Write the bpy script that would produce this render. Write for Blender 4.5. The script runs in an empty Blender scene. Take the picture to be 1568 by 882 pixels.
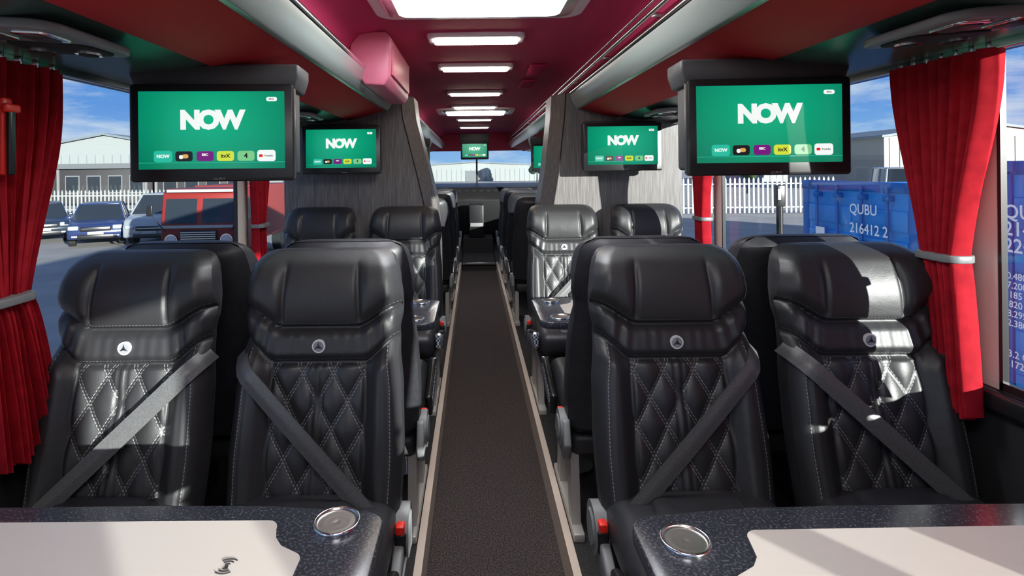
import bpy, bmesh, math, random
from mathutils import Vector, Matrix
random.seed(3)
scene=bpy.context.scene
scene.view_settings.view_transform='Standard'

# ------------------------------------------------------------------ materials
def mat(name,col,rough=.5,metal=0,emis=None,es=0,spec=None,coat=0,alpha=None):
    m=bpy.data.materials.new(name); m.use_nodes=True
    b=m.node_tree.nodes['Principled BSDF']
    b.inputs['Base Color'].default_value=(*col,1)
    b.inputs['Roughness'].default_value=rough
    b.inputs['Metallic'].default_value=metal
    if spec is not None: b.inputs['Specular IOR Level'].default_value=spec
    if coat: b.inputs['Coat Weight'].default_value=coat; b.inputs['Coat Roughness'].default_value=.1
    if emis: b.inputs['Emission Color'].default_value=(*emis,1); b.inputs['Emission Strength'].default_value=es
    return m
def MN(nt,op,a,b=None,c=None):
    n=nt.nodes.new('ShaderNodeMath'); n.operation=op
    for i,v in enumerate((a,b,c)):
        if v is None: continue
        if isinstance(v,(int,float)): n.inputs[i].default_value=v
        else: nt.links.new(v,n.inputs[i])
    return n.outputs[0]
def noise(nt,scale,detail=4,vec=None,rough=.5):
    n=nt.nodes.new('ShaderNodeTexNoise'); n.inputs['Scale'].default_value=scale
    n.inputs['Detail'].default_value=detail; n.inputs['Roughness'].default_value=rough
    if vec is not None: nt.links.new(vec,n.inputs['Vector'])
    return n.outputs['Fac']
def objco(nt,scale=(1,1,1)):
    t=nt.nodes.new('ShaderNodeTexCoord'); mp=nt.nodes.new('ShaderNodeMapping')
    mp.inputs['Scale'].default_value=scale
    nt.links.new(t.outputs['Object'],mp.inputs['Vector']); return mp.outputs['Vector']
def ramp(nt,fac,stops):
    r=nt.nodes.new('ShaderNodeValToRGB'); nt.links.new(fac,r.inputs['Fac'])
    e=r.color_ramp.elements
    while len(e)<len(stops): e.new(.5)
    for i,(p,c) in enumerate(stops):
        e[i].position=p; e[i].color=(*c,1)
    return r.outputs['Color']
def bump(nt,h,strength,dist=.01):
    b=nt.nodes.new('ShaderNodeBump'); b.inputs['Strength'].default_value=strength
    b.inputs['Distance'].default_value=dist
    nt.links.new(h,b.inputs['Height']); 
    nt.links.new(b.outputs['Normal'],nt.nodes['Principled BSDF'].inputs['Normal'])
def noisy(name,c1,c2,scale,rough=.6,vs=(1,1,1),lo=.35,hi=.65,bs=0,detail=4,metal=0,bd=.01):
    m=mat(name,c1,rough,metal); nt=m.node_tree
    f=noise(nt,scale,detail,objco(nt,vs))
    nt.links.new(ramp(nt,f,[(lo,c1),(hi,c2)]),nt.nodes['Principled BSDF'].inputs['Base Color'])
    if bs: bump(nt,f,bs,bd)
    return m

LEATHER_C=(.022,.022,.024)
def leather(name,quilt=False):
    m=mat(name,LEATHER_C,.46); nt=m.node_tree; B=nt.nodes['Principled BSDF']
    B.inputs['Specular IOR Level'].default_value=.6
    v=objco(nt)
    f=noise(nt,320,3,v); f2=noise(nt,14,3,v)
    h=MN(nt,'ADD',MN(nt,'MULTIPLY',f,.25),MN(nt,'MULTIPLY',f2,1.6))
    bump(nt,h,.28,.004)
    mask=None
    uv=nt.nodes.new('ShaderNodeUVMap'); uv.uv_map='UVMap'
    sp=nt.nodes.new('ShaderNodeSeparateXYZ'); nt.links.new(uv.outputs['UV'],sp.inputs[0])
    u,w=sp.outputs[0],sp.outputs[1]
    if quilt:
        W,H=.080,.135
        a=MN(nt,'ADD',MN(nt,'DIVIDE',u,W),MN(nt,'DIVIDE',w,H))
        b=MN(nt,'SUBTRACT',MN(nt,'DIVIDE',u,W),MN(nt,'DIVIDE',w,H))
        ms=[]
        for q in (a,b):
            q=MN(nt,'FRACT',MN(nt,'ADD',q,20))
            d=MN(nt,'SUBTRACT',.5,MN(nt,'ABSOLUTE',MN(nt,'SUBTRACT',q,.5)))
            ms.append(MN(nt,'LESS_THAN',MN(nt,'ABSOLUTE',MN(nt,'SUBTRACT',d,.05)),.011))
        mk=MN(nt,'MAXIMUM',ms[0],ms[1])
        dash=MN(nt,'GREATER_THAN',MN(nt,'FRACT',MN(nt,'MULTIPLY',w,120)),.35)
        mask=MN(nt,'MULTIPLY',mk,dash)
        notc=MN(nt,'GREATER_THAN',MN(nt,'ABSOLUTE',u),.010)
        mask=MN(nt,'MULTIPLY',mask,notc)
    else:
        at=nt.nodes.new('ShaderNodeAttribute'); at.attribute_name='seams'
        s2=nt.nodes.new('ShaderNodeSeparateXYZ'); nt.links.new(at.outputs['Vector'],s2.inputs[0])
        m1=MN(nt,'LESS_THAN',MN(nt,'ABSOLUTE',s2.outputs[0]),.0009)
        m2=MN(nt,'LESS_THAN',MN(nt,'ABSOLUTE',MN(nt,'SUBTRACT',s2.outputs[2],.010)),.0007)
        m3=MN(nt,'LESS_THAN',MN(nt,'ABSOLUTE',MN(nt,'SUBTRACT',s2.outputs[1],.010)),.0007)
        d1=MN(nt,'GREATER_THAN',MN(nt,'FRACT',MN(nt,'MULTIPLY',w,110)),.35)
        d2=MN(nt,'GREATER_THAN',MN(nt,'FRACT',MN(nt,'MULTIPLY',u,110)),.35)
        mask=MN(nt,'MAXIMUM',MN(nt,'MULTIPLY',m1,d1),MN(nt,'MULTIPLY',MN(nt,'MULTIPLY',MN(nt,'MAXIMUM',m2,m3),d2),.5))
    mx=nt.nodes.new('ShaderNodeMix'); mx.data_type='RGBA'
    nt.links.new(mask,mx.inputs['Factor'])
    mx.inputs['A'].default_value=(*LEATHER_C,1); mx.inputs['B'].default_value=(.27,.27,.27,1)
    nt.links.new(mx.outputs['Result'],B.inputs['Base Color'])
    return m
M_LEA=leather('black_leather'); M_QUI=leather('quilted_leather',True)
M_LEAP=noisy('black_leather_plain',(.020,.020,.024),(.028,.028,.033),40,.44,bs=.15,bd=.004)
M_SHELL=mat('seat_shell_plastic',(.035,.035,.038),.5)
M_BELT=noisy('belt_webbing',(.075,.075,.078),(.12,.12,.123),6,.38,vs=(60,60,60))
M_GREY=mat('grey_plastic',(.18,.185,.19),.45)
M_LEG=mat('leg_paint',(.5,.47,.43),.4,.2)
M_CHR=mat('chrome',(.75,.75,.76),.15,1)
M_STEEL=mat('steel',(.6,.6,.6),.25,1)
M_SILV=mat('badge_silver',(.85,.86,.88),.3,.1)
M_BADGE=mat('badge_face',(.30,.31,.34),.3,.1)
M_BLK=mat('black_plastic',(.012,.012,.013),.3)
M_MBLK=mat('matte_black',(.012,.012,.013),.8)
M_REDB=mat('buckle_red',(.70,.02,.01),.35)
M_CARB=mat('carbon_weave',(.1,.1,.12),.25); 
nt=M_CARB.node_tree; ck=nt.nodes.new('ShaderNodeTexChecker'); ck.inputs['Scale'].default_value=110
ck.inputs['Color1'].default_value=(.02,.02,.03,1); ck.inputs['Color2'].default_value=(.3,.32,.38,1)
nt.links.new(objco(nt),ck.inputs['Vector']); nt.links.new(ck.outputs['Color'],nt.nodes['Principled BSDF'].inputs['Base Color'])

M_CARPET=noisy('aisle_carpet',(.014,.011,.011),(.098,.074,.072),170,.95,lo=.38,hi=.66,bs=.8,bd=.006,detail=2)
M_CARPB=noisy('platform_carpet',(.012,.012,.012),(.05,.045,.043),260,.95,lo=.35,hi=.7,detail=2)
M_TRIM=mat('step_trim',(.66,.54,.45),.45)
M_CEIL=noisy('ceiling_fabric',(.46,.013,.085),(.53,.017,.10),300,.75,bs=.1)
M_PINK=mat('pink_panel',(.78,.20,.31),.4)
M_RACKRED=noisy('rack_red_fabric',(.48,.008,.016),(.56,.012,.022),300,.7,bs=.1)
M_RACKGRN=mat('rack_underside',(.05,.085,.075),.28)
M_RACKEDGE=mat('rack_edge_silver',(.44,.50,.47),.22,.45)
M_WOOD=noisy('grey_wood',(.085,.076,.074),(.155,.142,.138),22,.42,vs=(8,8,.35),lo=.36,hi=.64,detail=8)
M_WALL=mat('side_wall_black',(.02,.02,.022),.7)
M_CREAM=mat('pillar_cream',(.76,.73,.66),.5)
M_EXT=mat('coach_paint',(.5,.5,.52),.3)
M_GRAN=noisy('dark_granite',(.025,.027,.035),(.11,.12,.15),220,.22,lo=.5,hi=.72,detail=3)
M_INLAY=mat('table_inlay',(.52,.47,.43),.35)
M_LAMP=mat('lamp_diffuser',(1,1,1),.5,emis=(1,.88,.70),es=16)
M_SKYL=mat('skylight_glow_panel',(1,1,1),.5,emis=(.95,.97,1),es=15)  # emission stands in for daylight coming through the hatch
M_HATCH=mat('hatch_frame',(.75,.62,.68),.4)

def curtain_mat():
    m=noisy('curtain_red',(.30,.006,.014),(.40,.010,.020),30,.8,vs=(1,1,1))
    nt=m.node_tree; B=nt.nodes['Principled BSDF']; o=nt.nodes['Material Output']
    B.inputs['Specular IOR Level'].default_value=.15
    tr=nt.nodes.new('ShaderNodeBsdfTranslucent'); tr.inputs['Color'].default_value=(.6,.008,.014,1)
    mx=nt.nodes.new('ShaderNodeMixShader'); mx.inputs[0].default_value=.10
    nt.links.new(B.outputs[0],mx.inputs[1]); nt.links.new(tr.outputs[0],mx.inputs[2]); nt.links.new(mx.outputs[0],o.inputs['Surface'])
    return m
M_CURT=curtain_mat()
def glass_mat():
    m=bpy.data.materials.new('window_glass'); m.use_nodes=True; nt=m.node_tree; nt.nodes.clear()
    o=nt.nodes.new('ShaderNodeOutputMaterial'); t=nt.nodes.new('ShaderNodeBsdfTransparent'); t.inputs[0].default_value=(.92,.96,.97,1)
    g=nt.nodes.new('ShaderNodeBsdfGlossy'); g.inputs['Roughness'].default_value=.02
    mx=nt.nodes.new('ShaderNodeMixShader'); mx.inputs[0].default_value=.04
    nt.links.new(t.outputs[0],mx.inputs[1]); nt.links.new(g.outputs[0],mx.inputs[2]); nt.links.new(mx.outputs[0],o.inputs[0])
    return m
M_GLASS=glass_mat()

# ------------------------------------------------------------------ mesh builder
class MB:
    def __init__(s): s.v=[];s.f=[];s.m=[];s.sm=[];s.mats=[];s.uv={};s.seam={}
    def mi(s,m):
        if m not in s.mats: s.mats.append(m)
        return s.mats.index(m)
    def raw(s,vs,fs,m,smooth=False,M=None):
        o=len(s.v)
        for p in vs:
            p=Vector(p)
            s.v.append(tuple(M@p) if M is not None else tuple(p))
        k=s.mi(m) if not isinstance(m,list) else None
        for i,f in enumerate(fs):
            s.f.append([a+o for a in f]); s.m.append(k if k is not None else s.mi(m[i])); s.sm.append(smooth)
        return o
    def bmadd(s,bm,m,smooth=False,M=None):
        bm.verts.ensure_lookup_table(); bm.verts.index_update()
        s.raw([v.co.copy() for v in bm.verts],[[v.index for v in f.verts] for f in bm.faces],m,smooth,M); bm.free()
    def box(s,x0,x1,y0,y1,z0,z1,m,bev=0,seg=3,M=None):
        bm=bmesh.new(); bmesh.ops.create_cube(bm,size=1)
        for v in bm.verts:
            v.co=Vector(((x0+x1)/2+v.co.x*abs(x1-x0),(y0+y1)/2+v.co.y*abs(y1-y0),(z0+z1)/2+v.co.z*abs(z1-z0)))
        if bev: bmesh.ops.bevel(bm,geom=bm.edges[:],offset=min(bev,.49*min(abs(x1-x0),abs(y1-y0),abs(z1-z0))),segments=seg,affect='EDGES',profile=.5)
        s.bmadd(bm,m,bool(bev),M)
    def cyl(s,p0,p1,r,m,n=20,r2=None,M=None,cap=True):
        p0=Vector(p0);p1=Vector(p1); d=(p1-p0).normalized(); a=d.orthogonal().normalized(); b=d.cross(a)
        if r2 is None:r2=r
        vs=[];
        for p,rr in((p0,r),(p1,r2)):
            for i in range(n):
                t=2*math.pi*i/n; vs.append(p+a*math.cos(t)*rr+b*math.sin(t)*rr)
        s.raw(vs,[[i,(i+1)%n,n+(i+1)%n,n+i] for i in range(n)],m,True,M)
        if cap: s.raw(vs,[list(range(n))[::-1],list(range(n,2*n))],m,False,M)
    def prism(s,pts,ax,a,b,m,bev=0,M=None,smooth=False):
        def P(p,t):
            return {'X':(t,p[0],p[1]),'Y':(p[0],t,p[1]),'Z':(p[0],p[1],t)}[ax]
        bm=bmesh.new(); A=[bm.verts.new(P(p,a)) for p in pts]; B=[bm.verts.new(P(p,b)) for p in pts]; n=len(pts)
        bm.faces.new(A); bm.faces.new(B[::-1])
        for i in range(n): bm.faces.new([A[i],B[i],B[(i+1)%n],A[(i+1)%n]])
        bmesh.ops.recalc_face_normals(bm,faces=bm.faces)
        if bev: bmesh.ops.bevel(bm,geom=bm.edges[:],offset=bev,segments=2,affect='EDGES',profile=.5)
        s.bmadd(bm,m,smooth or bool(bev),M)
    def tube(s,pts,r,m,n=10,M=None):
        for i in range(len(pts)-1): s.cyl(pts[i],pts[i+1],r,m,n,M=M)
    def lathe(s,cx,cy,R,m,n=40):
        vs=[]
        for rr,zz in R:
            for i in range(n): vs.append((cx+rr*math.cos(2*math.pi*i/n),cy+rr*math.sin(2*math.pi*i/n),zz))
        s.raw(vs,[[k*n+i,k*n+(i+1)%n,(k+1)*n+(i+1)%n,(k+1)*n+i] for k in range(len(R)-1) for i in range(n)],m,True)
    def grid(s,fn,nu,nv,m,smooth=True,M=None):
        vs=[fn(i/nu,j/nv) for j in range(nv+1) for i in range(nu+1)]
        fs=[[j*(nu+1)+i,j*(nu+1)+i+1,(j+1)*(nu+1)+i+1,(j+1)*(nu+1)+i] for j in range(nv) for i in range(nu)]
        return s.raw(vs,fs,m,smooth,M)
    def mesh(s,name):
        me=bpy.data.meshes.new(name); me.from_pydata(s.v,[],s.f)
        for m in s.mats: me.materials.append(m)
        me.polygons.foreach_set('material_index',s.m); me.polygons.foreach_set('use_smooth',s.sm)
        if s.uv:
            uvl=me.uv_layers.new(name='UVMap')
            for l in me.loops: uvl.data[l.index].uv=s.uv.get(l.vertex_index,(5,5))
        if s.seam:
            at=me.attributes.new('seams','FLOAT_VECTOR','POINT')
            for i in range(len(s.v)): at.data[i].vector=s.seam.get(i,(1,1,1))
        me.update(); return me
    def build(s,name,loc=(0,0,0),rz=0,parent=None,scale=1):
        o=bpy.data.objects.new(name,s.mesh(name)); scene.collection.objects.link(o)
        o.location=loc; o.rotation_euler=(0,0,rz); o.parent=parent; o.scale=(scale,)*3
        return o
def inst(name,me,loc,rz=0,parent=None):
    o=bpy.data.objects.new(name,me); scene.collection.objects.link(o); o.location=loc; o.rotation_euler=(0,0,rz); o.parent=parent; return o

def textgeo(txt,size,offset=0,align='CENTER',ls=1,space=1.0):
    c=bpy.data.curves.new('t','FONT'); c.body=txt; c.size=size; c.offset=offset; c.align_x=align; c.align_y='CENTER'
    c.space_line=ls; c.resolution_u=3; c.space_character=space
    o=bpy.data.objects.new('t',c); scene.collection.objects.link(o)
    dg=bpy.context.evaluated_depsgraph_get(); me=o.evaluated_get(dg).to_mesh()
    vs=[v.co.copy() for v in me.vertices]; fs=[list(p.vertices) for p in me.polygons]
    o.evaluated_get(dg).to_mesh_clear(); bpy.data.objects.remove(o)
    return vs,fs
def rrect(cx,cy,w,h,r,n=5):
    pts=[]
    for sx,sy,a0 in((1,1,0),(-1,1,90),(-1,-1,180),(1,-1,270)):
        for i in range(n+1):
            a=math.radians(a0+90*i/n); pts.append((cx+sx*(w/2-r)+r*math.cos(a),cy+sy*(h/2-r)+r*math.sin(a)))
    return pts
def sst(t): t=max(0,min(1,t)); return t*t*(3-2*t)
def interp(z,K):
    if z<=K[0][0]: return K[0][1]
    for (a,b),(c,d) in zip(K,K[1:]):
        if z<=c: return b+(d-b)*sst((z-a)/(c-a))*.5+(d-b)*((z-a)/(c-a))*.5
    return K[-1][1]

# ------------------------------------------------------------------ seat
ZB,ZT=.38,1.055
WK=[(.38,.220),(.55,.226),(.70,.221),(.79,.211),(.84,.208),(.885,.216),(.93,.216),(.98,.209),(1.015,.201),(1.035,.191),(1.047,.178),(1.055,.156)]
def zc1(x): return .860+.050*sst((abs(x)-.095)/.11)
def zc2(x): return .768+.056*sst((abs(x)-.115)/.09)
def ysp(z): return .165*((z-.40)/.655)
def yf(x,z):
    w=interp(z,WK); e=abs(x)/w; ax=abs(x)
    y=ysp(z)+.042*max(0,(e-.80)/.20)**2.2+.030*max(0,(z-1.015)/.04)**2.2
    d1=z-zc1(x); d2=z-zc2(x)
    if d1>0:
        t=d1/(1.055-zc1(x))
        y-=.034*math.sin(math.pi*(.12+.80*t))
        y-=.008*sst((ax-.10)/.03)*sst(d1/.04)*sst((1.05-z)/.06)
        y+=.009*math.exp(-((ax-.104+.05*(z-.9))/.006)**2)*sst(d1/.02)*sst((1.04-z)/.05)
    elif d2>0:
        y-=.013*sst(min(d2,-d1)/.028)
        y-=.003*math.sin(ax*160+z*30)*sst((ax-.09)/.05)*sst(min(d2,-d1)/.02)
        y-=.0008*math.sin(x*210)*math.exp(-((ax-.06)/.05)**2)*sst(-d1/.02)
    else:
        y-=.030*sst((ax-.122)/.045)*sst(-d2/.05)
        if ax<.124:
            fa=x/.080+z/.135; fb=x/.080-z/.135
            y-=.011*abs(math.sin(math.pi*fa)*math.sin(math.pi*fb))**.55*sst(-d2/.01)
            y+=.006*math.exp(-((ax-.011)/.003)**2)
        y+=.008*math.exp(-((ax-.124)/.004)**2)
        y+=.004*math.exp(-((ax-(w-.035))/.004)**2)
    y+=.009*math.exp(-(d1/.005)**2)+.009*math.exp(-(d2/.005)**2)
    return y
def seat_mesh(belt,aisle):
    mb=MB(); NU,NV=84,130
    idx={}; vs=[];uv={};sm={}
    for j in range(NV+1):
        z=ZB+(ZT-ZB)*j/NV
        w=interp(z,WK)
        for i in range(NU+1):
            x=w*(2*i/NU-1)
            vs.append((x,yf(x,z),z)); k=len(vs)-1
            d2=z-zc2(x)
            uv[k]=(x,z); sm[k]=((abs(x)-(w-.028)) if d2<-.003 else 1.0, z-zc1(x), d2)
    fs=[];ms=[]
    for j in range(NV):
        z=ZB+(ZT-ZB)*(j+.5)/NV; w=interp(z,WK)
        for i in range(NU):
            x=w*(2*(i+.5)/NU-1)
            a=j*(NU+1)+i; fs.append([a,a+1,a+NU+2,a+NU+1])
            ms.append(M_QUI if abs(x)<.122 and z<zc2(x) else M_LEA)
    o=mb.raw(vs,fs,ms,True); mb.uv.update({k+o:v for k,v in uv.items()}); mb.seam.update({k+o:v for k,v in sm.items()})
    # rim + back shell
    nu,nv=16,40
    def bk(u,v):
        z=ZB+(ZT-ZB)*v; w=interp(z,WK); s=2*u-1
        y=ysp(z)+.070+.045*(1-abs(s)**4)*(1-max(0,(z-1.0)/.055)**3)
        return (w*s*.985,y,z-.002)
    mb.grid(lambda u,v:bk(1-u,v),nu,nv,M_LEAP)
    for sgn in(-1,1):
        def rim(u,v,sgn=sgn):
            z=ZB+(ZT-ZB)*v; w=interp(z,WK)
            y0=yf(w*sgn,z); y1=ysp(z)+.070
            return (sgn*(w*(1-.015*u)+.004*math.sin(math.pi*u)),y0+(y1-y0)*u,z)
        mb.grid((lambda u,v,f=rim:f(1-u,v)) if sgn<0 else rim,4,80,M_LEAP)
    def top(u,v):
        w=interp(ZT,WK); x=w*(2*u-1); y0=yf(x,ZT); y1=bk(u,1)[1]
        return (x,y0+(y1-y0)*v,ZT+.005*math.sin(math.pi*v)*(1-abs(2*u-1)**6))
    mb.grid(top,24,5,M_LEAP)
    # cushion
    mb.box(-.215,.215,-.47,.06,.33,.455,M_LEAP,.05,5)
    mb.box(-.120,.120,-.44,.02,.36,.468,M_LEAP,.03,4)
    mb.box(-.20,.20,-.42,.05,.26,.335,M_SHELL,.02,2)
    # emblem
    ye=yf(0,.813)-.001
    mb.cyl((0,ye+.004,.813),(0,ye-.004,.813),.0175,M_SILV,28)
    mb.cyl((0,ye-.004,.813),(0,ye-.0045,.813),.0140,M_BADGE,28)
    for k in range(3):
        a=math.radians(90+120*k); c,s_=math.cos(a),math.sin(a)
        mb.raw([(c*.0145,ye-.0055,.813+s_*.0145),(-s_*.004,ye-.0055,.813+c*.004),(s_*.004,ye-.0055,.813-c*.004)],[[0,1,2],[2,1,0]],M_SILV)
    # belt: from the shoulder on side `belt` down to the opposite hip
    x0,z0,x1,z1=belt*.218,.79,-belt*.205,.385
    L=math.hypot(x1-x0,z1-z0); px,pz=-(z1-z0)/L,(x1-x0)/L
    def bf(u,v):
        x=x0+(x1-x0)*v; z=z0+(z1-z0)*v
        o=(u-.5)*.046
        y=ysp(z)-.046+.075*max(0,1-v/.10)**2+.02*max(0,(v-.9)/.1)**2+.002*math.cos(u*6.28)
        return (x+px*o,y-.006*math.sin(math.pi*v),z+pz*o)
    mb.grid(bf,6,30,M_BELT); mb.grid(lambda u,v:(bf(1-u,v)[0],bf(1-u,v)[1]+.003,bf(1-u,v)[2]),6,30,M_BELT)
    bx=-belt*.228
    mb.box(bx-.015,bx+.015,-.035,.015,.33,.385,M_BLK,.006)
    mb.box(bx-.011,bx+.011,-.037,.012,.383,.405,M_REDB,.004)
    # base frame and legs
    if aisle:
        sx=aisle
        X=sx*.19
        mb.prism([(-.30,0),(-.22,0),(-.16,.27),(-.26,.27)],'X',X-.015,X+.015,M_LEG)
        mb.prism([(.0,0),(.07,0),(.04,.27),(-.05,.27)],'X',X-.015,X+.015,M_LEG)
        mb.box(X-.02,X+.02,-.36,.12,0,.03,M_LEG,.005)
        # side hinge cover
        mb.cyl((sx*.212,.03,.36),(sx*.245,.03,.36),.062,M_GREY,28)
        mb.cyl((sx*.245,.03,.36),(sx*.250,.03,.36),.045,M_GREY,28,r2=.04)
        mb.prism([(.03,.42),(-.03,.36),(-.10,.33),(-.12,.29),(-.02,.27),(.09,.27),(.12,.33),(.085,.40)],'X',min(sx*.212,sx*.238),max(sx*.212,sx*.238),M_GREY,.006)
        # carbon side lever / arm
        Mx=Matrix.Translation((sx*.232,-.30,.38))@Matrix.Rotation(math.radians(-14),4,'X')
        mb.box(-.014,.014,-.15,.13,-.045,.045,M_BLK,.012,3,Mx)
        mb.box(sx*.013-.003,sx*.013+.003,-.13,.11,-.03,.03,M_CARB,.002,1,Mx)
        mb.box(-.016,.016,-.155,-.148,-.04,.04,M_STEEL,.002,1,Mx)
        mb.box(-.010,.010,-.157,-.153,-.03,.03,M_CARB,0,1,Mx)
    else:
        for X in(-.15,.15):
            mb.box(X-.02,X+.02,-.3,.05,0,.27,M_SHELL,.005,1)
    return mb.mesh('passenger_seat_mesh')
SEAT={('w',1):seat_mesh(1,0),('w',-1):seat_mesh(-1,0),('a',1):seat_mesh(-1,1),('a',-1):seat_mesh(1,-1)}
PL=.12
XS=[-.938,-.419,.538,1.055]
def row(y,away=False):
    for i,x in enumerate(XS):
        if not away:
            me=[SEAT['w',1],SEAT['a',1],SEAT['a',-1],SEAT['w',-1]][i]
        else:
            me=[SEAT['w',-1],SEAT['a',-1],SEAT['a',1],SEAT['w',1]][i]
        inst('passenger_seat',me,(x,y,PL),math.pi if away else 0)
row(1.43); row(2.06,True); row(3.31)
row(4.75,True); row(5.60,True); row(6.45,True); row(7.25,True)

# ------------------------------------------------------------------ shell
XL,XR=-1.20,1.32; XC=.06; YB,YF=-1.7,10.2
AL,AR=-.185,.305
mb=MB(); mb.box(AL-.02,AR+.02,YB,YF,-.05,0,M_CARPET); 
mb.box(XL,AL,YB,YF,-.05,PL,M_CARPB); mb.box(AR,XR,YB,YF,-.05,PL,M_CARPB)
mb.build('floor')
mb=MB(); mb.box(AL-.001,AL+.006,YB,7.85,0,PL+.004,M_TRIM); mb.box(AL-.02,AL+.006,YB,7.85,PL,PL+.006,M_TRIM); mb.build('trim_1')
mb=MB(); mb.box(AR-.006,AR+.001,YB,7.85,0,PL+.004,M_TRIM); mb.box(AR-.006,AR+.02,YB,7.85,PL,PL+.006,M_TRIM); mb.build('trim_2')
SILL,HEAD=.83,1.705
def wall(name,xi,sg,pil):
    mb=MB(); xo=xi+sg*.06; a,b=min(xi,xo),max(xi,xo)
    mb.box(a,b,YB,YF,-1.15,SILL,M_WALL); mb.box(a,b,YB,YF,HEAD,2.2,M_WALL)
    mb.box(min(xo,xo+sg*.02),max(xo,xo+sg*.02),YB,YF,-1.15,SILL-.03,M_EXT)
    for y0,y1,m in pil: mb.box(min(xi,xi+sg*.018),max(xi,xi+sg*.018),y0,y1,SILL,HEAD,m)
    mb.box(min(xi,xi-sg*.03),max(xi,xi-sg*.03),YB,YF,SILL-.05,SILL,M_BLK,.01)
    mb.build(name)
PILL=[(YB,YB+.1,M_WALL),(-.2,-.1,M_CREAM),(1.33,1.40,M_CREAM),(2.89,3.01,M_CREAM),(4.9,5.0,M_WALL),(6.7,6.8,M_WALL),(8.4,8.5,M_WALL),(YF-.1,YF,M_WALL)]
PILR=[(YB,YB+.1,M_WALL),(-.2,-.1,M_CREAM),(1.435,1.51,M_CREAM),(3.03,3.12,M_CREAM),(4.9,5.0,M_WALL),(6.7,6.8,M_WALL),(8.4,8.5,M_WALL),(YF-.1,YF,M_WALL)]
wall('wall_left',XL,-1,PILL); wall('wall_right',XR,1,PILR)
k=0
for xi,sg,pil in((XL,-1,PILL),(XR,1,PILR)):
    for (a0,a1,_),(b0,b1,_) in zip(pil,pil[1:]):
        k+=1; mb=MB(); X=xi+sg*.010
        mb.box(X-.002,X+.002,a1,b0,SILL,HEAD,M_GLASS)
        for (q0,q1) in((a1,a1+.010),(b0-.010,b0)): mb.box(X-.008,X+.008,q0,q1,SILL,HEAD,M_BLK)
        mb.box(X-.008,X+.008,a1,b0,SILL,SILL+.02,M_BLK); mb.box(X-.008,X+.008,a1,b0,HEAD-.02,HEAD,M_BLK)
        mb.build('window_%d'%k)
# rear wall with window
mb=MB(); mb.box(XL,XR,YB-.06,YB,-.1,.9,M_WALL); mb.box(XL,XR,YB-.06,YB,1.85,2.2,M_WALL)
mb.box(XL,XL+.10,YB-.06,YB,.9,1.85,M_WALL); mb.box(XR-.10,XR,YB-.06,YB,.9,1.85,M_WALL); mb.build('wall_back')
# front
M_HEADER=mat('front_header_red',(.45,.02,.06),.6)
mb=MB(); mb.box(XL,XR,YF,YF+.06,-.6,.95,M_WALL); mb.box(XL,XR,YF-.1,YF+.06,1.74,2.2,M_HEADER)
mb.box(XL,XL+.1,YF,YF+.06,.9,1.75,M_WALL); mb.box(XR-.1,XR,YF,YF+.06,.9,1.75,M_WALL); mb.build('wall_front')
mb=MB(); mb.box(XL+.1,XR-.1,YF+.02,YF+.03,.95,1.74,M_GLASS); mb.box(XC-.015,XC+.015,YF,YF+.04,.95,1.74,M_BLK)
mb.build('window_%d'%(k+1))

# ceiling
prof=[(-.57,1.87),(-.57,1.97),(-.52,2.03),(-.42,2.05),(.06,2.055)]
prof=prof+[(2*XC-x,z) for x,z in prof[:-1][::-1]]
mb=MB()
vs=[];n=len(prof)
for y in(YB,YF):
    for x,z in prof: vs.append((x,y,z))
mb.raw(vs,[[i,i+1,n+i+1,n+i] for i in range(n-1)],M_CEIL,True)
mb.box(XL-.06,XR+.06,YB-.06,YF+.06,2.16,2.2,M_EXT)
mb.build('ceiling')

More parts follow.
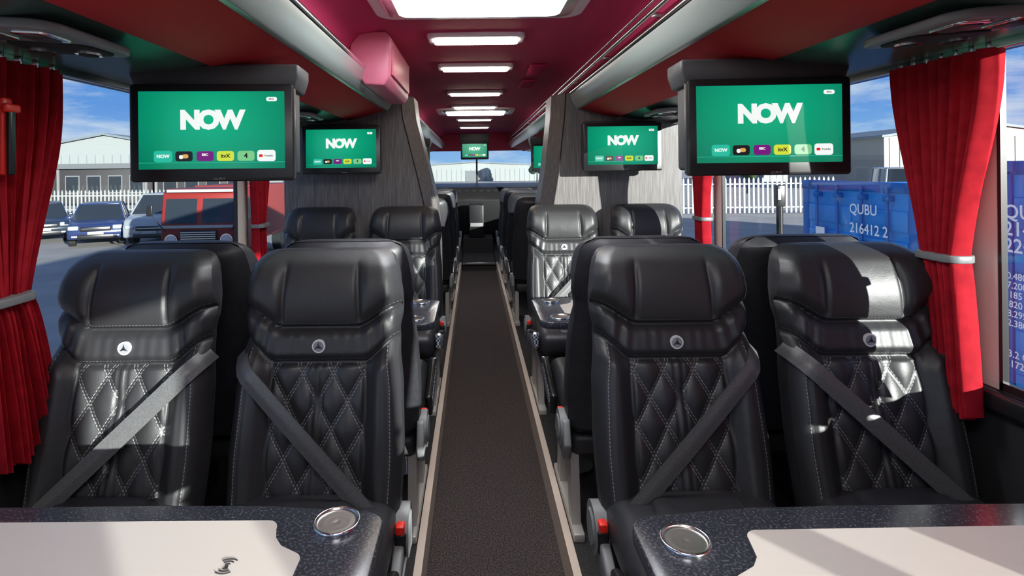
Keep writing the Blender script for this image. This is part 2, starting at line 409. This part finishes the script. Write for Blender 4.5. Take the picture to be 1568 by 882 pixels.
def mir(p,s): return p if s<0 else (2*XC-p[0],p[1])
for s in(-1,1):
    mb=MB()
    P=[mir(p,s) for p in [(-1.198,1.70),(-1.10,1.695),(-.86,1.715),(-.80,1.73)]]
    def stripf(pts,m,sm=True,y0=YB+.01,y1=YF-.11):
        n=len(pts); v=[(x,y,z) for y in(y0,y1) for x,z in pts]
        mb.raw(v,[[i,i+1,n+i+1,n+i] for i in range(n-1)],m,sm)
    stripf(P,M_RACKGRN)
    stripf([mir(p,s) for p in [(-.80,1.73),(-.79,1.722),(-.68,1.745),(-.555,1.785)]],M_RACKRED)
    stripf([mir(p,s) for p in [(-.555,1.785),(-.550,1.775),(-.535,1.785),(-.508,1.83),(-.497,1.868)]],M_RACKEDGE)
    stripf([mir(p,s) for p in [(-.497,1.868),(-.49,1.874),(-.487,1.884),(-.50,1.89)]],M_CHR)
    stripf([mir(p,s) for p in [(-.50,1.89),(-.569,1.885)]],M_RACKEDGE)
    if s>0:
        for q,r in((mir((-.488,1.925),s),.010),(mir((-.495,1.965),s),.006)):
            mb.cyl((q[0],YB+.01,q[1]),(q[0],YF-.11,q[1]),r,M_CHR,12)
        for i in range(12):
            yy=1.2+i*.75; mb.box(.605,.688,yy-.012,yy+.012,1.918,1.932,M_STEEL,.004,1)
    # curtain rail
    q=mir((-1.145,1.685),s); mb.box(q[0]-.012,q[0]+.012,YB+.1,YF-.2,1.675,1.70,M_STEEL,.004)
    mb.build('luggage_rack')
    # reading light consoles
    for yy in(1.25,3.02,4.9):
        mb=MB(); cx,cz=mir((-.94,1.70),s)
        M=Matrix.Translation((cx,yy,1.703))@Matrix.Rotation(math.radians(-4*s),4,'Y')
        mb.prism(rrect(0,0,.24,.30,.05),'Z',-.012,.008,M_GREY,.005,M)
        mb.prism(rrect(0,.055,.19,.12,.03),'Z',-.017,-.010,M_MBLK,.003,M)
        for sx in(-1,1):
            mb.cyl((sx*.055,.065,-.024),(sx*.055,.065,-.010),.028,M_CHR,24,M=M); mb.cyl((sx*.055,.065,-.026),(sx*.055,.065,-.023),.02,M_MBLK,24,M=M)
            mb.prism(rrect(sx*.055,-.08,.08,.09,.02),'Z',-.018,-.009,M_CHR,.003,M)
            mb.prism(rrect(sx*.055,-.08,.055,.065,.015),'Z',-.021,-.014,M_SHELL,.002,M)
        mb.build('reading_light_console')

# pink locker
mb=MB()
mb.prism([(-.565,1.90),(-.50,1.80),(-.41,1.795),(-.385,1.83),(-.375,2.02),(-.40,2.045),(-.53,2.045),(-.565,2.0)],'Y',2.62,3.40,M_PINK,.010)
mb.box(-.383,-.372,2.68,3.34,1.85,1.99,M_PINK,.005)
mb.build('ceiling_locker')

# ceiling lamps
for yy in(-.6,.5,2.78,3.56,4.75,5.77,7.2,8.5):  # first two are out of view, added to light the seat fronts
    mb=MB()
    mb.prism(rrect(.02,yy,.47,.17,.03),'Z',2.034,2.06,M_HATCH,.005)
    mb.prism(rrect(.02,yy,.41,.10,.02),'Z',2.022,2.036,M_LAMP,.003)
    for i in range(24):
        x=.02-.19+i*.38/23; mb.box(x-.0015,x+.0015,yy-.045,yy+.045,2.018,2.0225,M_HATCH)
    mb.build('ceiling_lamp')
for y0,y1 in((-.3,.3),(1.45,2.38),(5.95,6.55)):  # first hatch is unseen, added as extra fill light for the seats
    mb=MB(); cy=(y0+y1)/2; d=y1-y0
    mb.prism(rrect(.03,cy,.84,d,.08),'Z',2.03,2.06,M_HATCH,.01)
    mb.prism(rrect(.03,cy,.74,d-.10,.06),'Z',2.022,2.034,M_CHR,.004)
    mb.prism(rrect(.03,cy,.64,d-.17,.05),'Z',2.016,2.026,M_SKYL,.004)
    mb.build('roof_hatch')
# ceiling vents
for yy in(3.5,4.1):
    mb=MB()
    for i in range(6): mb.box(.36,.46,yy+i*.06,yy+i*.06+.03,2.032,2.05,M_CEIL,.004,1)
    mb.build('ceiling_vent')

# ------------------------------------------------------------------ partitions
def partition(name,s):
    mb=MB()
    edge=[(-.46,1.88),(-.445,1.73),(-.36,1.38),(-.315,1.18),(-.30,.9),(-.30,PL)]
    if s>0: edge=[(-.47,1.88),(-.46,1.73),(-.42,1.38),(-.385,1.18),(-.37,.9),(-.37,PL)]
    ed2=[(x+.075,z) for x,z in edge]
    y0,y1,y2=3.60,3.72,3.98
    o=XL
    def pt(p,y): q=mir(p,s); return (q[0],y,q[1])
    v=[pt((o,z),y0) for x,z in edge]+[pt(p,y0) for p in edge]+[pt(p,y1) for p in ed2]+[pt(p,y2) for p in ed2]+[pt((o,z),y2) for x,z in edge]
    n=len(edge); fs=[]
    for c in range(4):
        for i in range(n-1):
            a=c*n+i; fs.append([a,a+1,a+n+1,a+n])
    mb.raw(v,fs,M_WOOD)
    for i in range(n-1):
        a=pt(edge[i],y0-.002); b=pt(edge[i+1],y0-.002); mb.cyl(a,b,.004,M_MBLK,8)
    mb.build(name)
partition('wall_partition_left',-1); partition('wall_partition_right',1)

# ------------------------------------------------------------------ televisions
M_SCR=mat('screen_green',(0,.0,.0),.15,emis=(.0,.30,.15),es=1.0)
nt=M_SCR.node_tree; B=nt.nodes['Principled BSDF']
tc=nt.nodes.new('ShaderNodeTexCoord'); mp=nt.nodes.new('ShaderNodeMapping'); nt.links.new(tc.outputs['Object'],mp.inputs[0])
mp.inputs['Scale'].default_value=(3.2,0,4.2); mp.inputs['Location'].default_value=(0,0,-.2)
ln=nt.nodes.new('ShaderNodeVectorMath'); ln.operation='LENGTH'; nt.links.new(mp.outputs[0],ln.inputs[0])
nt.links.new(ramp(nt,ln.outputs['Value'],[(0,(.005,.44,.23)),(.9,(0,.20,.11))]),B.inputs['Emission Color'])
def em(name,c,e=1): return mat(name,(0,0,0),.3,emis=c,es=e)
E_W=em('screen_white',(.9,.95,.92)); E_K=em('screen_black',(.01,.01,.012)); E_P=em('screen_purple',(.18,.01,.2)); E_Y=em('screen_lime',(.65,.75,.05))
E_G=em('screen_lightgreen',(.2,.6,.25)); E_T=em('screen_teal',(.02,.5,.35)); E_R=em('screen_red',(.8,.01,.01)); E_GO=em('screen_gold',(.7,.4,.1))
T_NOW=textgeo('NOW',.074,.0046,space=.84); T_now=textgeo('NOW',.014,.0006); T_itv=textgeo('itvX',.016,.0005); T_4=textgeo('4',.022,.0005); T_yt=textgeo('Youtube',.0075,.0002)
T_LIL=textgeo('LILLIPUT',.009,.0003); T_bb=textgeo('BBC',.010,.0004); T_cl=textgeo('09:51',.007,.0002)
def tv_mesh():
    mb=MB(); W,H=.478,.292; sw,sh=.425,.232; cz=.008
    def flat(pts,y,m): 
        mb.raw([(p[0],y,p[1]) for p in pts],[list(range(len(pts)))],m)
    mb.prism(rrect(0,0,W,H,.012),'Y',0,.035,M_BLK,.004)
    mb.box(-.225,.225,.035,.15,-.13,.16,M_SHELL,.012,2)
    flat([(-sw/2,cz-sh/2),(sw/2,cz-sh/2),(sw/2,cz+sh/2),(-sw/2,cz+sh/2)],-.0012,M_SCR)
    def tx(T,x,z,m,y=-.003):
        mb.raw(T[0],T[1],m,M=Matrix.Translation((x,y,z))@Matrix.Rotation(math.pi/2,4,'X'))
    tx(T_NOW,0,cz+.028,E_W)
    iz=cz-.078
    for i,(fx,m) in enumerate(zip((-.142,-.082,-.021,.038,.098,.158),(E_T,E_K,E_P,E_Y,E_G,E_W))):
        w,h=(.054,.034) if i in(0,5) else (.050,.030)
        flat(rrect(fx,iz,w,h,.008),-.002,m)
    flat([(-sw/2,cz-sh/2+.018),(sw/2,cz-sh/2+.018),(sw/2,cz-sh/2+.0195),(-sw/2,cz-sh/2+.0195)],-.0018,E_T)
    tx(T_now,-.142,iz,E_W); tx(T_bb,-.021,iz+.004,E_W); tx(T_itv,.038,iz,E_K); tx(T_4,.098,iz,E_K); tx(T_yt,.164,iz,E_K)
    flat(rrect(.142,iz,.011,.008,.002),-.003,E_R)
    flat(rrect(-.078,iz,.018,.012,.005),-.003,E_GO); flat(rrect(-.09,iz-.002,.012,.012,.005),-.003,E_W)
    flat(rrect(.175,cz+.092,.032,.013,.006),-.002,E_W); tx(T_cl,.175,cz+.092,E_K)
    tx(T_LIL,.02,-H/2+.008,M_GREY,-.001)
    return mb
TVM=tv_mesh().mesh('television_mesh')
def tv(x,y,z,arm=None,rz=0,sc=1):
    o=inst('television',TVM,(x,y,z),rz); o.scale=(sc,)*3
    if arm:
        mb=MB(); mb.prism([(-.235,.13),(.235,.13),(.25,.175),(.25,arm-z+.02),(-.25,arm-z+.02),(-.25,.175)],'Y',.02,.17,M_SHELL,.008)
        mb.build('housing',parent=o)
    return o
tv(-.780,1.70,1.520,1.71,math.radians(4)); tv(.885,1.70,1.520,1.71,math.radians(-3))
tv(-.80,3.44,1.530,None); tv(.905,3.44,1.530,None)
tv(-.70,6.0,1.52,1.72); tv(.85,6.0,1.52,1.72)
tv(.02,8.0,1.665,1.95,0,.82)

# ------------------------------------------------------------------ tables
M_WELL=mat('cup_well_steel',(.45,.42,.40),.3,1)
def table(name,side,y0,y1,icon=False,cup=.075,cupx=.085):
    # side -1 left, +1 right
    mb=MB(); z=.80
    if side<0: xi,xo=-.160,XL+.035
    else: xi,xo=.258,XR-.035
    sg=-side # aisle direction
    def rounded(xa,xb,ya,yb,r):
        pts=[(xb,ya)]
        for i in range(9):
            a=math.radians(-90+90*i/8); pts.append((xa-sg*r+sg*r*math.cos(a),ya+r+r*math.sin(a)))
        for i in range(9):
            a=math.radians(90*i/8); pts.append((xa-sg*r+sg*r*math.cos(a),yb-.022-r*.8+r*.8*math.sin(a)))
        pts.append((xa-sg*.22,yb-.004)); pts.append((xa-sg*.40,yb)); pts.append((xb,yb)); return pts
    mb.prism(rounded(xi,xo,y0,y1,.05),'Z',z-.028,z,M_GRAN,.004)
    a=xi-sg*.115; b=xi-sg*.20
    def arc(cx,cy,r,a0,a1,n=6): return [(cx+r*math.cos(math.radians(a0+(a1-a0)*i/n))*sg,cy+r*math.sin(math.radians(a0+(a1-a0)*i/n))) for i in range(n+1)]
    e=cup-.075
    ins=[(xo,y0+.05),(b,y0+.05)]
    ins+=arc(b,y0+.075,.025,-90,0)[1:]
    ins+=[(b+sg*.035,y0+.115),(a-sg*.015,y0+.13)]
    ins+=arc(a-sg*.02,y0+.15,.02,-60,0)
    ins+=arc(a-sg*.02,y1-.17-e,.02,0,60)
    ins+=[(b+sg*.045,y1-.135-e),(b+sg*.03,y1-.115-e)]
    ins+=arc(b,y1-.082-e*.5,.022,0,90)
    ins+=[(xo,y1-.055-e*.4)]
    mb.prism(ins,'Z',z-.002,z+.0015,M_INLAY)
    for cy in(y1-cup,y0+cup):
        cx=xi-sg*cupx
        mb.lathe(cx,cy,[(.040,z),(.040,z+.004),(.0385,z+.0055),(.0365,z+.0055),(.0355,z+.004)],M_CHR)
        mb.lathe(cx,cy,[(.0355,z+.004),(.0345,z+.002),(.031,z+.0012),(.026,z+.0022),(.020,z+.0012),(.012,z+.0020),(.0005,z+.001)],M_WELL)
    if icon:
        cxx=xi-sg*.222
        for k,r in enumerate((.006,.012,.018)):
            for a0 in(50,230):
                pts=[(cxx+r*math.cos(math.radians(a0+i*10)),y1-.165+r*.9*math.sin(math.radians(a0+i*10)),z+.0022) for i in range(9)]
                mb.tube(pts,.0009,M_MBLK,6)
        mb.cyl((cxx,y1-.165,z+.001),(cxx,y1-.165,z+.0025),.003,M_MBLK,12)
    lx=xi-sg*.16; yc=(y0+y1)/2
    mb.cyl((lx,yc,PL),(lx,yc,z-.028),.022,M_STEEL,20); mb.cyl((lx,yc,PL),(lx,yc,PL+.015),.08,M_STEEL,28)
    mb.box(min(lx,xo),max(lx,xo),yc-.03,yc+.03,z-.055,z-.028,M_SHELL,.004,1)
    mb.build(name)
table('table',-1,.50,1.028,True,cup=.058,cupx=.080); table('table',1,.48,1.006,cup=.095,cupx=.075)
table('table',-1,2.22,2.66); table('table',1,2.22,2.66)

# ------------------------------------------------------------------ curtains
def curtain(x,topc,topw,tiec,tiew,botc,botw,zt,ztie,zb,sg,n=9):
    mb=MB()
    def f(u,v):
        z=zt+(zb-zt)*v
        vt=(zt-ztie)/(zt-zb)
        if v<vt:
            t=(v/vt); t2=sst(t)*.6+.4*t**2
            c=topc+(tiec-topc)*t2; w=topw+(tiew-topw)*t2
        else:
            t=(v-vt)/(1-vt); t2=t**.6
            c=tiec+(botc-tiec)*t2; w=tiew+(botw-tiew)*t2
        amp=.024
        uu=u+.018*math.sin(2*math.pi*u*2.3+1)+.006*math.sin(9*v+u*11)
        ph=2*math.pi*n*uu
        zz=z+.006*math.sin(ph*.5)*v
        return (x+amp*math.sin(ph)*(.75+.25*math.sin(u*17+2*v))+.008*math.sin(2*ph+v*3), c+w*(u-.5)+.010*math.cos(ph), zz)
    mb.grid(f,190,50,M_CURT)
    mb.prism(rrect(x,tiec,.078,tiew+.02,.03),'Z',ztie-.010,ztie+.010,M_GREY,.003)
    for i in range(7):
        yy=topc+topw*((i+.5)/7-.5); mb.box(x-.006,x+.006,yy-.006,yy+.006,zt-.004,zt+.02,M_STEEL,.002,1)
    mb.build('curtain')
curtain(-1.13,1.36,.40,1.36,.13,1.44,.20,1.68,1.10,.69,-1)
curtain(1.255,1.52,.33,1.52,.12,1.49,.11,1.68,1.155,.755,1)
curtain(-1.13,3.02,.26,3.00,.11,3.02,.14,1.68,1.12,.70,-1,7)
curtain(1.255,3.12,.26,3.12,.12,3.12,.14,1.68,1.12,.70,1,7)
curtain(1.255,1.105,.33,1.105,.31,1.105,.31,1.68,1.15,.84,1)  # this and the next two are unseen, added to block sun from seats
curtain(1.255,.55,.68,.55,.64,.55,.64,1.68,1.15,.84,1)
curtain(1.255,-.80,.76,-.80,.72,-.80,.72,1.68,1.15,.84,1)
# emergency hammer on left pillar
mb=MB(); mb.box(-.022,.0,-.015,.015,-.09,.09,M_REDB,.006); mb.box(0,.014,-.022,.022,.055,.075,M_REDB,.005); mb.box(0,.012,-.009,.009,-.09,.07,M_BLK,.004)
mb.build('emergency_hammer',(-1.078,1.318,1.49))

# ------------------------------------------------------------------ front of the coach
mb=MB(); mb.box(AL+.01,AR-.01,7.9,YF-.02,0.001,.10,M_CARPB); mb.box(AL+.01,AR-.01,7.88,7.91,.08,.11,M_STEEL,.004)
mb.box(AL+.01,AR-.01,8.9,YF-.02,.10,.32,M_CARPB); mb.build('front_step')
mb=MB(); mb.box(-.08,.16,9.0,9.3,.32,.85,M_BLK,.02); mb.box(-.06,.14,8.985,9.0,.5,.56,M_GREY,.004); mb.build('front_console')
mb=MB(); mb.prism([(9.5,.33),(9.45,.9),(9.6,1.10),(9.9,1.17),(10.17,1.15),(10.17,.33)],'X',XL+.04,XR-.04,M_BLK,.02)
for i in range(9): mb.box(-.5+i*.12,-.45+i*.12,9.56,9.60,1.02,1.05,M_GREY,.003,1)
mb.build('dashboard')
mb=MB(); mb.box(-.2,.24,8.75,8.85,1.83,1.92,M_BLK,.01); 
T=textgeo('ENTRANCE',.06,.001); mb.raw(T[0],T[1],E_R,M=Matrix.Translation((.02,8.745,1.875))@Matrix.Rotation(math.pi/2,4,'X')); mb.build('front_display_sign')

# ------------------------------------------------------------------ exterior
GZ=-1.42
M_ASPH=noisy('asphalt',(.25,.235,.215),(.34,.32,.30),.6,.95,lo=.3,hi=.7,detail=8)
mb=MB(); mb.raw([(-300,-200,0),(300,-200,0),(300,400,0),(-300,400,0)],[[0,1,2,3]],M_ASPH); mb.build('ground',(0,0,GZ))
M_WIN=mat('car_glass',(.02,.025,.03),.08)
M_TYRE=mat('tyre',(.015,.015,.015),.8)
M_HL=mat('headlamp',(.4,.42,.45),.1,.3)
M_PLATE=mat('number_plate',(.35,.35,.32),.5)
def car(name,col,x,y,rz,L=4.3,W=1.82,H=1.6,van=False):
    P=mat(name+'_paint',col,.25,.3,coat=.6); mb=MB(); h=L/2
    if van: prof=[(-h,.35),(-h-.02,.75),(-h+.12,1.05),(-h+.75,1.25),(h-.02,1.25),(h,.35)]
    else: prof=[(-h,.32),(-h-.03,.62),(-h+.10,.88),(-h+1.0,1.03),(h-.10,1.06),(h,.85),(h-.02,.35)]
    mb.prism(prof,'X',-W/2,W/2,P,.07)
    zb=1.2 if van else 1.0
    if van: by=[-h+.65,h-.03]; ty=[-h+1.35,h-.1]
    else: by=[-h+.85,h-.12]; ty=[-h+1.65,h-.65]
    bw,tw=W/2-.05,W/2-.24
    v=[(-bw,by[0],zb),(bw,by[0],zb),(bw,by[1],zb),(-bw,by[1],zb),(-tw,ty[0],H-.04),(tw,ty[0],H-.04),(tw,ty[1],H-.04),(-tw,ty[1],H-.04)]
    mb.raw(v,[[0,1,5,4],[1,2,6,5],[2,3,7,6],[3,0,4,7]],M_WIN)
    mb.box(-tw-.01,tw+.01,ty[0]-.03,ty[1]+.03,H-.06,H,P,.03)
    for a,b in((0,4),(1,5),(2,6),(3,7)): mb.cyl(v[a],v[b],.035,P,8)
    for sx in(-1,1):
        mid=Vector(v[0 if sx<0 else 1]).lerp(Vector(v[3 if sx<0 else 2]),.48); mt=Vector(v[4 if sx<0 else 5]).lerp(Vector(v[7 if sx<0 else 6]),.42)
        mb.cyl(mid,mt,.035,P if van else M_BLK,8)
        for yy in(-h+.85,h-.85):
            mb.cyl((sx*(W/2-.2),yy,.33),(sx*(W/2+.01),yy,.33),.33,M_TYRE,24); mb.cyl((sx*(W/2+.01),yy,.33),(sx*(W/2+.02),yy,.33),.21,M_STEEL,16)
        mb.box(sx*.72-.17,sx*.72+.17,-h-.05,-h+.22,.68,.84,M_HL,.04)
        mb.box(sx*(W/2+.09)-.09,sx*(W/2+.09)+.09,-h+1.15,-h+1.27,1.02,1.16,P,.03)
        mb.box(sx*.68-.1,sx*.68+.1,-h-.04,-h+.02,.40,.47,M_HL,.02)
    mb.box(-.5,.5,-h-.055,-h+.05,.62,.80,M_BLK,.03); mb.box(-.45,.45,-h-.07,-h,.70,.73,M_CHR,.01)
    mb.box(-.6,.6,-h-.04,-h+.05,.34,.50,M_BLK,.03); mb.box(-.26,.26,-h-.07,-h-.04,.50,.61,M_PLATE,.005)
    mb.build(name,(x,y,GZ),rz)
car('car',(.02,.03,.05),-19.0,25.0,math.radians(38),4.3,1.8,1.6)
car('car',(.02,.035,.11),-15.6,23.8,math.radians(28),4.3,1.85,1.62)
car('white_van',(.32,.34,.35),-12.9,24.2,math.radians(10),4.7,1.95,2.0,True)
# vintage red lorry
M_RLR=mat('lorry_red',(.20,.014,.010),.5)
M_RLD=mat('lorry_faded_red',(.22,.03,.025),.6)
mb=MB()
mb.prism([(-1.0,.55),(-1.05,1.35),(-.9,2.25),(-.7,2.38),(1.2,2.38),(1.2,.55)],'X',-1.05,1.05,M_RLR,.06)
mb.box(-1.05,1.05,1.2,5.0,.7,2.42,M_RLD,.04)
for sx in(-1,1):
    mb.prism([(-1.06,1.42),(-.935,2.1),(-.925,2.1),(-1.04,1.42)],'X',sx*.08,sx*.92,M_WIN)
    mb.raw([(sx*1.055,-.75,1.45),(sx*1.055,.6,1.45),(sx*1.055,.6,2.1),(sx*1.055,-.65,2.1)],[[0,1,2,3]],M_WIN)
    mb.cyl((sx*.75,-1.02,.95),(sx*.75,-1.12,.95),.14,M_HL,20); mb.cyl((sx*.75,-1.0,.95),(sx*.75,-1.09,.95),.17,M_CHR,20)
    mb.cyl((sx*.75,0,.45),(sx*1.04,0,.45),.45,M_TYRE,24); mb.cyl((sx*.75,3.8,.45),(sx*1.04,3.8,.45),.45,M_TYRE,24)
    mb.cyl((sx*.9,-1.1,1.2),(sx*1.2,-1.3,1.75),.015,M_BLK,8); mb.box(sx*1.2-.08,sx*1.2+.08,-1.34,-1.30,1.65,1.95,M_BLK,.02)
mb.box(-.5,.5,-1.12,-1.0,.7,1.22,M_BLK,.03)
for i in range(8): mb.box(-.47,.47,-1.135,-1.11,.74+i*.06,.76+i*.06,M_STEEL)
mb.box(-1.08,1.08,-1.22,-1.05,.42,.62,M_RLD,.03); mb.box(-.3,.3,-1.24,-1.21,.47,.57,M_PLATE)
mb.box(-1.06,1.06,-1.08,-1.03,1.28,1.36,M_PLATE,.01)
mb.box(-.9,.9,-.98,-.9,2.28,2.36,M_PLATE,.01)
mb.build('vintage_lorry',(-7.75,16.9,GZ),math.radians(4))
# palisade fence
M_FEN=mat('fence_galvanised',(.30,.31,.30),.5)
def fence(x0,y0,x1,y1,h):
    mb=MB(); L=math.hypot(x1-x0,y1-y0); ang=math.atan2(y1-y0,x1-x0); n=int(L/.28)
    for i in range(n):
        t=i*.28; mb.prism([(t,.05),(t+.11,.05),(t+.11,h-.12),(t+.055,h),(t,h-.12)],'Y',-.01,.01,M_FEN)
    mb.box(0,L,.01,.05,.35,.43,M_FEN); mb.box(0,L,.01,.05,h-.45,h-.37,M_FEN)
    mb.build('palisade_fence',(x0,y0,GZ),ang)
fence(-42,40,-14,38,1.75); fence(5.5,34,22,34,2.2)
# cabins
M_CAB=mat('cabin_grey',(.045,.042,.042),.7); M_CABR=mat('cabin_roof',(.12,.13,.135),.6); M_WARE=mat('warehouse_white',(.25,.27,.26),.6); M_WROOF=mat('warehouse_roof',(.15,.18,.20),.6)
M_CFR=mat('cabin_trim',(.18,.18,.18),.6)
for cx,cw in((-42,8),(-33,8),(-24.3,8)):
    mb=MB(); mb.box(-4,4,-1.5,1.5,.2,3.3,M_CAB,.05,1); mb.prism([(-4.2,3.3),(-3.9,3.75),(3.9,3.75),(4.2,3.3)],'Y',-1.8,1.8,M_CABR)
    for i in range(4):
        x=-3.2+i*1.9; mb.box(x,x+1.1,-1.55,-1.5,1.2,2.6,M_WIN); mb.box(x-.08,x+1.18,-1.53,-1.5,1.1,2.7,M_CFR)
    for xx in(-3.9,3.9): mb.box(xx-.1,xx+.1,-1.6,-1.4,0,3.3,M_CFR)
    mb.build('site_cabin',(cx,52,GZ))
def shed(name,x,y,w,d,h,ridge,mw=M_WARE,mr=M_WROOF,rz=0):
    mb=MB(); mb.prism([(-w/2,0),(-w/2,h),(0,ridge),(w/2,h),(w/2,0)],'Y',-d/2,d/2,mw)
    mb.prism([(-w/2-.4,h),(0,ridge+.1),(w/2+.4,h),(w/2+.4,h+.25),(0,ridge+.4),(-w/2-.4,h+.25)],'Y',-d/2-.3,d/2+.3,mr)
    for i in range(int(w/1.2)): 
        xx=-w/2+.6+i*1.2; mb.box(xx-.03,xx+.03,-d/2-.05,-d/2,0,h,mr)
    mb.box(-2,2,-d/2-.08,-d/2,0,min(4,h-.4),M_CABR)
    mb.build(name,(x,y,GZ),rz)
shed('warehouse',-52,95,30,30,5.5,8.2); shed('warehouse',-100,120,34,30,3.6,6.0)
shed('warehouse',58,75,22,20,6.0,7.4,mat('shed_cream',(.33,.29,.24),.6),M_WROOF); shed('warehouse',66,115,26,20,5,8.5,mat('shed_grey',(.26,.27,.29),.6),M_WROOF)
shed('warehouse',0,150,60,20,3,4.5)
# trees
M_TREE=noisy('tree_foliage',(.01,.03,.008),(.04,.07,.018),3,.9)
def tree(x,y,h):
    mb=MB(); mb.cyl((0,0,0),(0,0,h*.5),.2,M_CAB,10,r2=.1)
    for i in range(14):
        a=random.random()*6.28; r=random.random()*h*.22; z=h*(.4+.55*random.random())
        bm=bmesh.new(); bmesh.ops.create_icosphere(bm,subdivisions=2,radius=h*.16)
        for v in bm.verts: v.co*=1+.25*(random.random()-.5)
        mb.bmadd(bm,M_TREE,True,Matrix.Translation((r*math.cos(a),r*math.sin(a),z)))
    mb.build('tree',(x,y,GZ))
tree(58,95,8.0); tree(29,60,5); tree(-12,120,7); tree(14,125,6)

# containers
def cont_mat(name,c1,c2):
    return noisy(name,c1,c2,1.5,.45,lo=.3,hi=.7,detail=6)
M_CB=cont_mat('container_blue',(.010,.21,.62),(.03,.29,.75)); M_CBD=mat('container_blue_dark',(.01,.13,.45),.5); M_TXT=mat('container_lettering',(.9,.92,.95),.6)
def container(y0,x,H,lines):
    mb=MB(); W=2.438; L=6.06
    mb.box(.03,L,.04,W-.04,.12,H-.05,M_CB)
    for a,b in((0,.14),(W-.14,W)):
        mb.box(0,.14,a,b,0,H,M_CBD,.01,1); mb.box(L-.14,L,a,b,0,H,M_CB,.01,1)
    mb.box(0,.12,0,W,0,.16,M_CBD,.01,1); mb.box(0,.12,0,W,H-.14,H,M_CBD,.01,1)
    for a in(0,W-.18):
        for zz in(-.001,H-.12): mb.box(-.02,.18,a,a+.18,zz,zz+.12,M_CBD,.01,1)
    for i in range(5):
        z=.35+i*(H-.6)/5; 
        for a in(.16,W/2+.04): mb.box(.0,.05,a,a+W/2-.2,z,z+(H-.6)/5-.12,M_CB,.02,2)
    for yy in(.45,.95,W-.95,W-.45):
        mb.cyl((-.04,yy,.1),(-.04,yy,H-.06),.022,M_CBD,10)
        for zz in(.3,.9,H-.9,H-.25): mb.box(-.07,.02,yy-.05,yy+.05,zz,zz+.07,M_CBD,.005,1)
        mb.box(-.08,-.03,yy-.02,yy+.3 if yy<W/2 else yy+.02,1.05,1.09,M_STEEL)
    n=24
    for k in range(n):
        xx=.2+k*(L-.4)/n
        mb.box(xx,xx+.12,.0,.06,.2,H-.15,M_CB,.02,1); mb.box(xx,xx+.12,W-.06,W,.2,H-.15,M_CB,.02,1)
    for txt,yy,zz,sz in lines:
        T=textgeo(txt,sz,sz*.012,'LEFT')
        M=Matrix(((0,0,-1,-.095),(-1,0,0,yy),(0,1,0,zz),(0,0,0,1)))
        mb.raw(T[0],T[1],M_TXT,M=M)
    mb.box(-.092,-.085,W-.72,W-.50,H-1.05,H-.72,M_TXT)
    mb.build('shipping_container',(x,y0,GZ))
container(7.06,5.5,2.59,[('QUBU',1.12,2.20,.2),('216412 2',1.12,1.93,.2),('22G1',1.12,1.68,.2)])
container(3.52,5.5,2.85,[('QUBU',2.28,2.33,.2),('214092',2.28,2.16,.2),('22G1',2.28,1.99,.2),('30.480 KG\n67.200 LB\n2.185 KG\n4.820 LB\n28.295 KG\n62.380 LB',2.30,1.45,.095),('33.2 CU.M\n1.172 CU.FT',2.30,.85,.10)])
car('white_van',(.32,.34,.35),13.5,17.5,math.radians(-30),5.2,2.0,2.75,True)
car('white_van',(.32,.34,.35),17.8,19.5,math.radians(-30),5.2,2.0,2.6,True)
mb=MB(); mb.cyl((0,0,0),(0,0,2.3),.09,M_BLK,12); mb.box(-.12,.12,-.1,.1,1.7,2.3,M_BLK,.03); mb.box(-.1,-.02,-.12,-.09,1.9,2.2,M_PLATE); mb.build('bollard_light',(8.5,15.8,GZ))

# ------------------------------------------------------------------ world + lights
w=bpy.data.worlds.new('World'); scene.world=w; w.use_nodes=True; nt=w.node_tree
bg=nt.nodes['Background']
tc=nt.nodes.new('ShaderNodeTexCoord'); sp=nt.nodes.new('ShaderNodeSeparateXYZ'); nt.links.new(tc.outputs['Generated'],sp.inputs[0])
base=ramp(nt,sp.outputs[2],[(0,(.30,.52,.82)),(.10,(.13,.32,.72)),(.6,(.06,.18,.55))])
mp=nt.nodes.new('ShaderNodeMapping'); mp.inputs['Scale'].default_value=(1,1,4.5); nt.links.new(tc.outputs['Generated'],mp.inputs[0])
nf=noise(nt,3.4,8,mp.outputs[0],.6)
cm=nt.nodes.new('ShaderNodeMapRange'); cm.inputs['From Min'].default_value=.47; cm.inputs['From Max'].default_value=.66; nt.links.new(nf,cm.inputs['Value'])
mx=nt.nodes.new('ShaderNodeMix'); mx.data_type='RGBA'; nt.links.new(cm.outputs[0],mx.inputs['Factor']); nt.links.new(base,mx.inputs['A']); mx.inputs['B'].default_value=(.70,.75,.83,1)
nt.links.new(mx.outputs['Result'],bg.inputs['Color']); bg.inputs['Strength'].default_value=1.15
sl=bpy.data.lights.new('sun','SUN'); sl.energy=14.0; sl.angle=math.radians(.6); sl.color=(1,.95,.88)
so=bpy.data.objects.new('sun',sl); scene.collection.objects.link(so)
so.rotation_euler=Vector((-1,1.3,-.29)).to_track_quat('-Z','Y').to_euler(); so.location=(10,-10,8)

# ------------------------------------------------------------------ camera
cd=bpy.data.cameras.new('camera'); co=bpy.data.objects.new('camera',cd); scene.collection.objects.link(co)
cd.sensor_width=36; cd.lens=870/1568*36; cd.shift_x=59/1568; cd.shift_y=-181/1568; cd.clip_start=.02; cd.clip_end=1000
co.location=(0,0,1.4)
co.rotation_euler=(Matrix.Rotation(math.pi/2,4,'X')@Matrix.Rotation(math.radians(-.65),4,'Z')).to_euler()
scene.camera=co
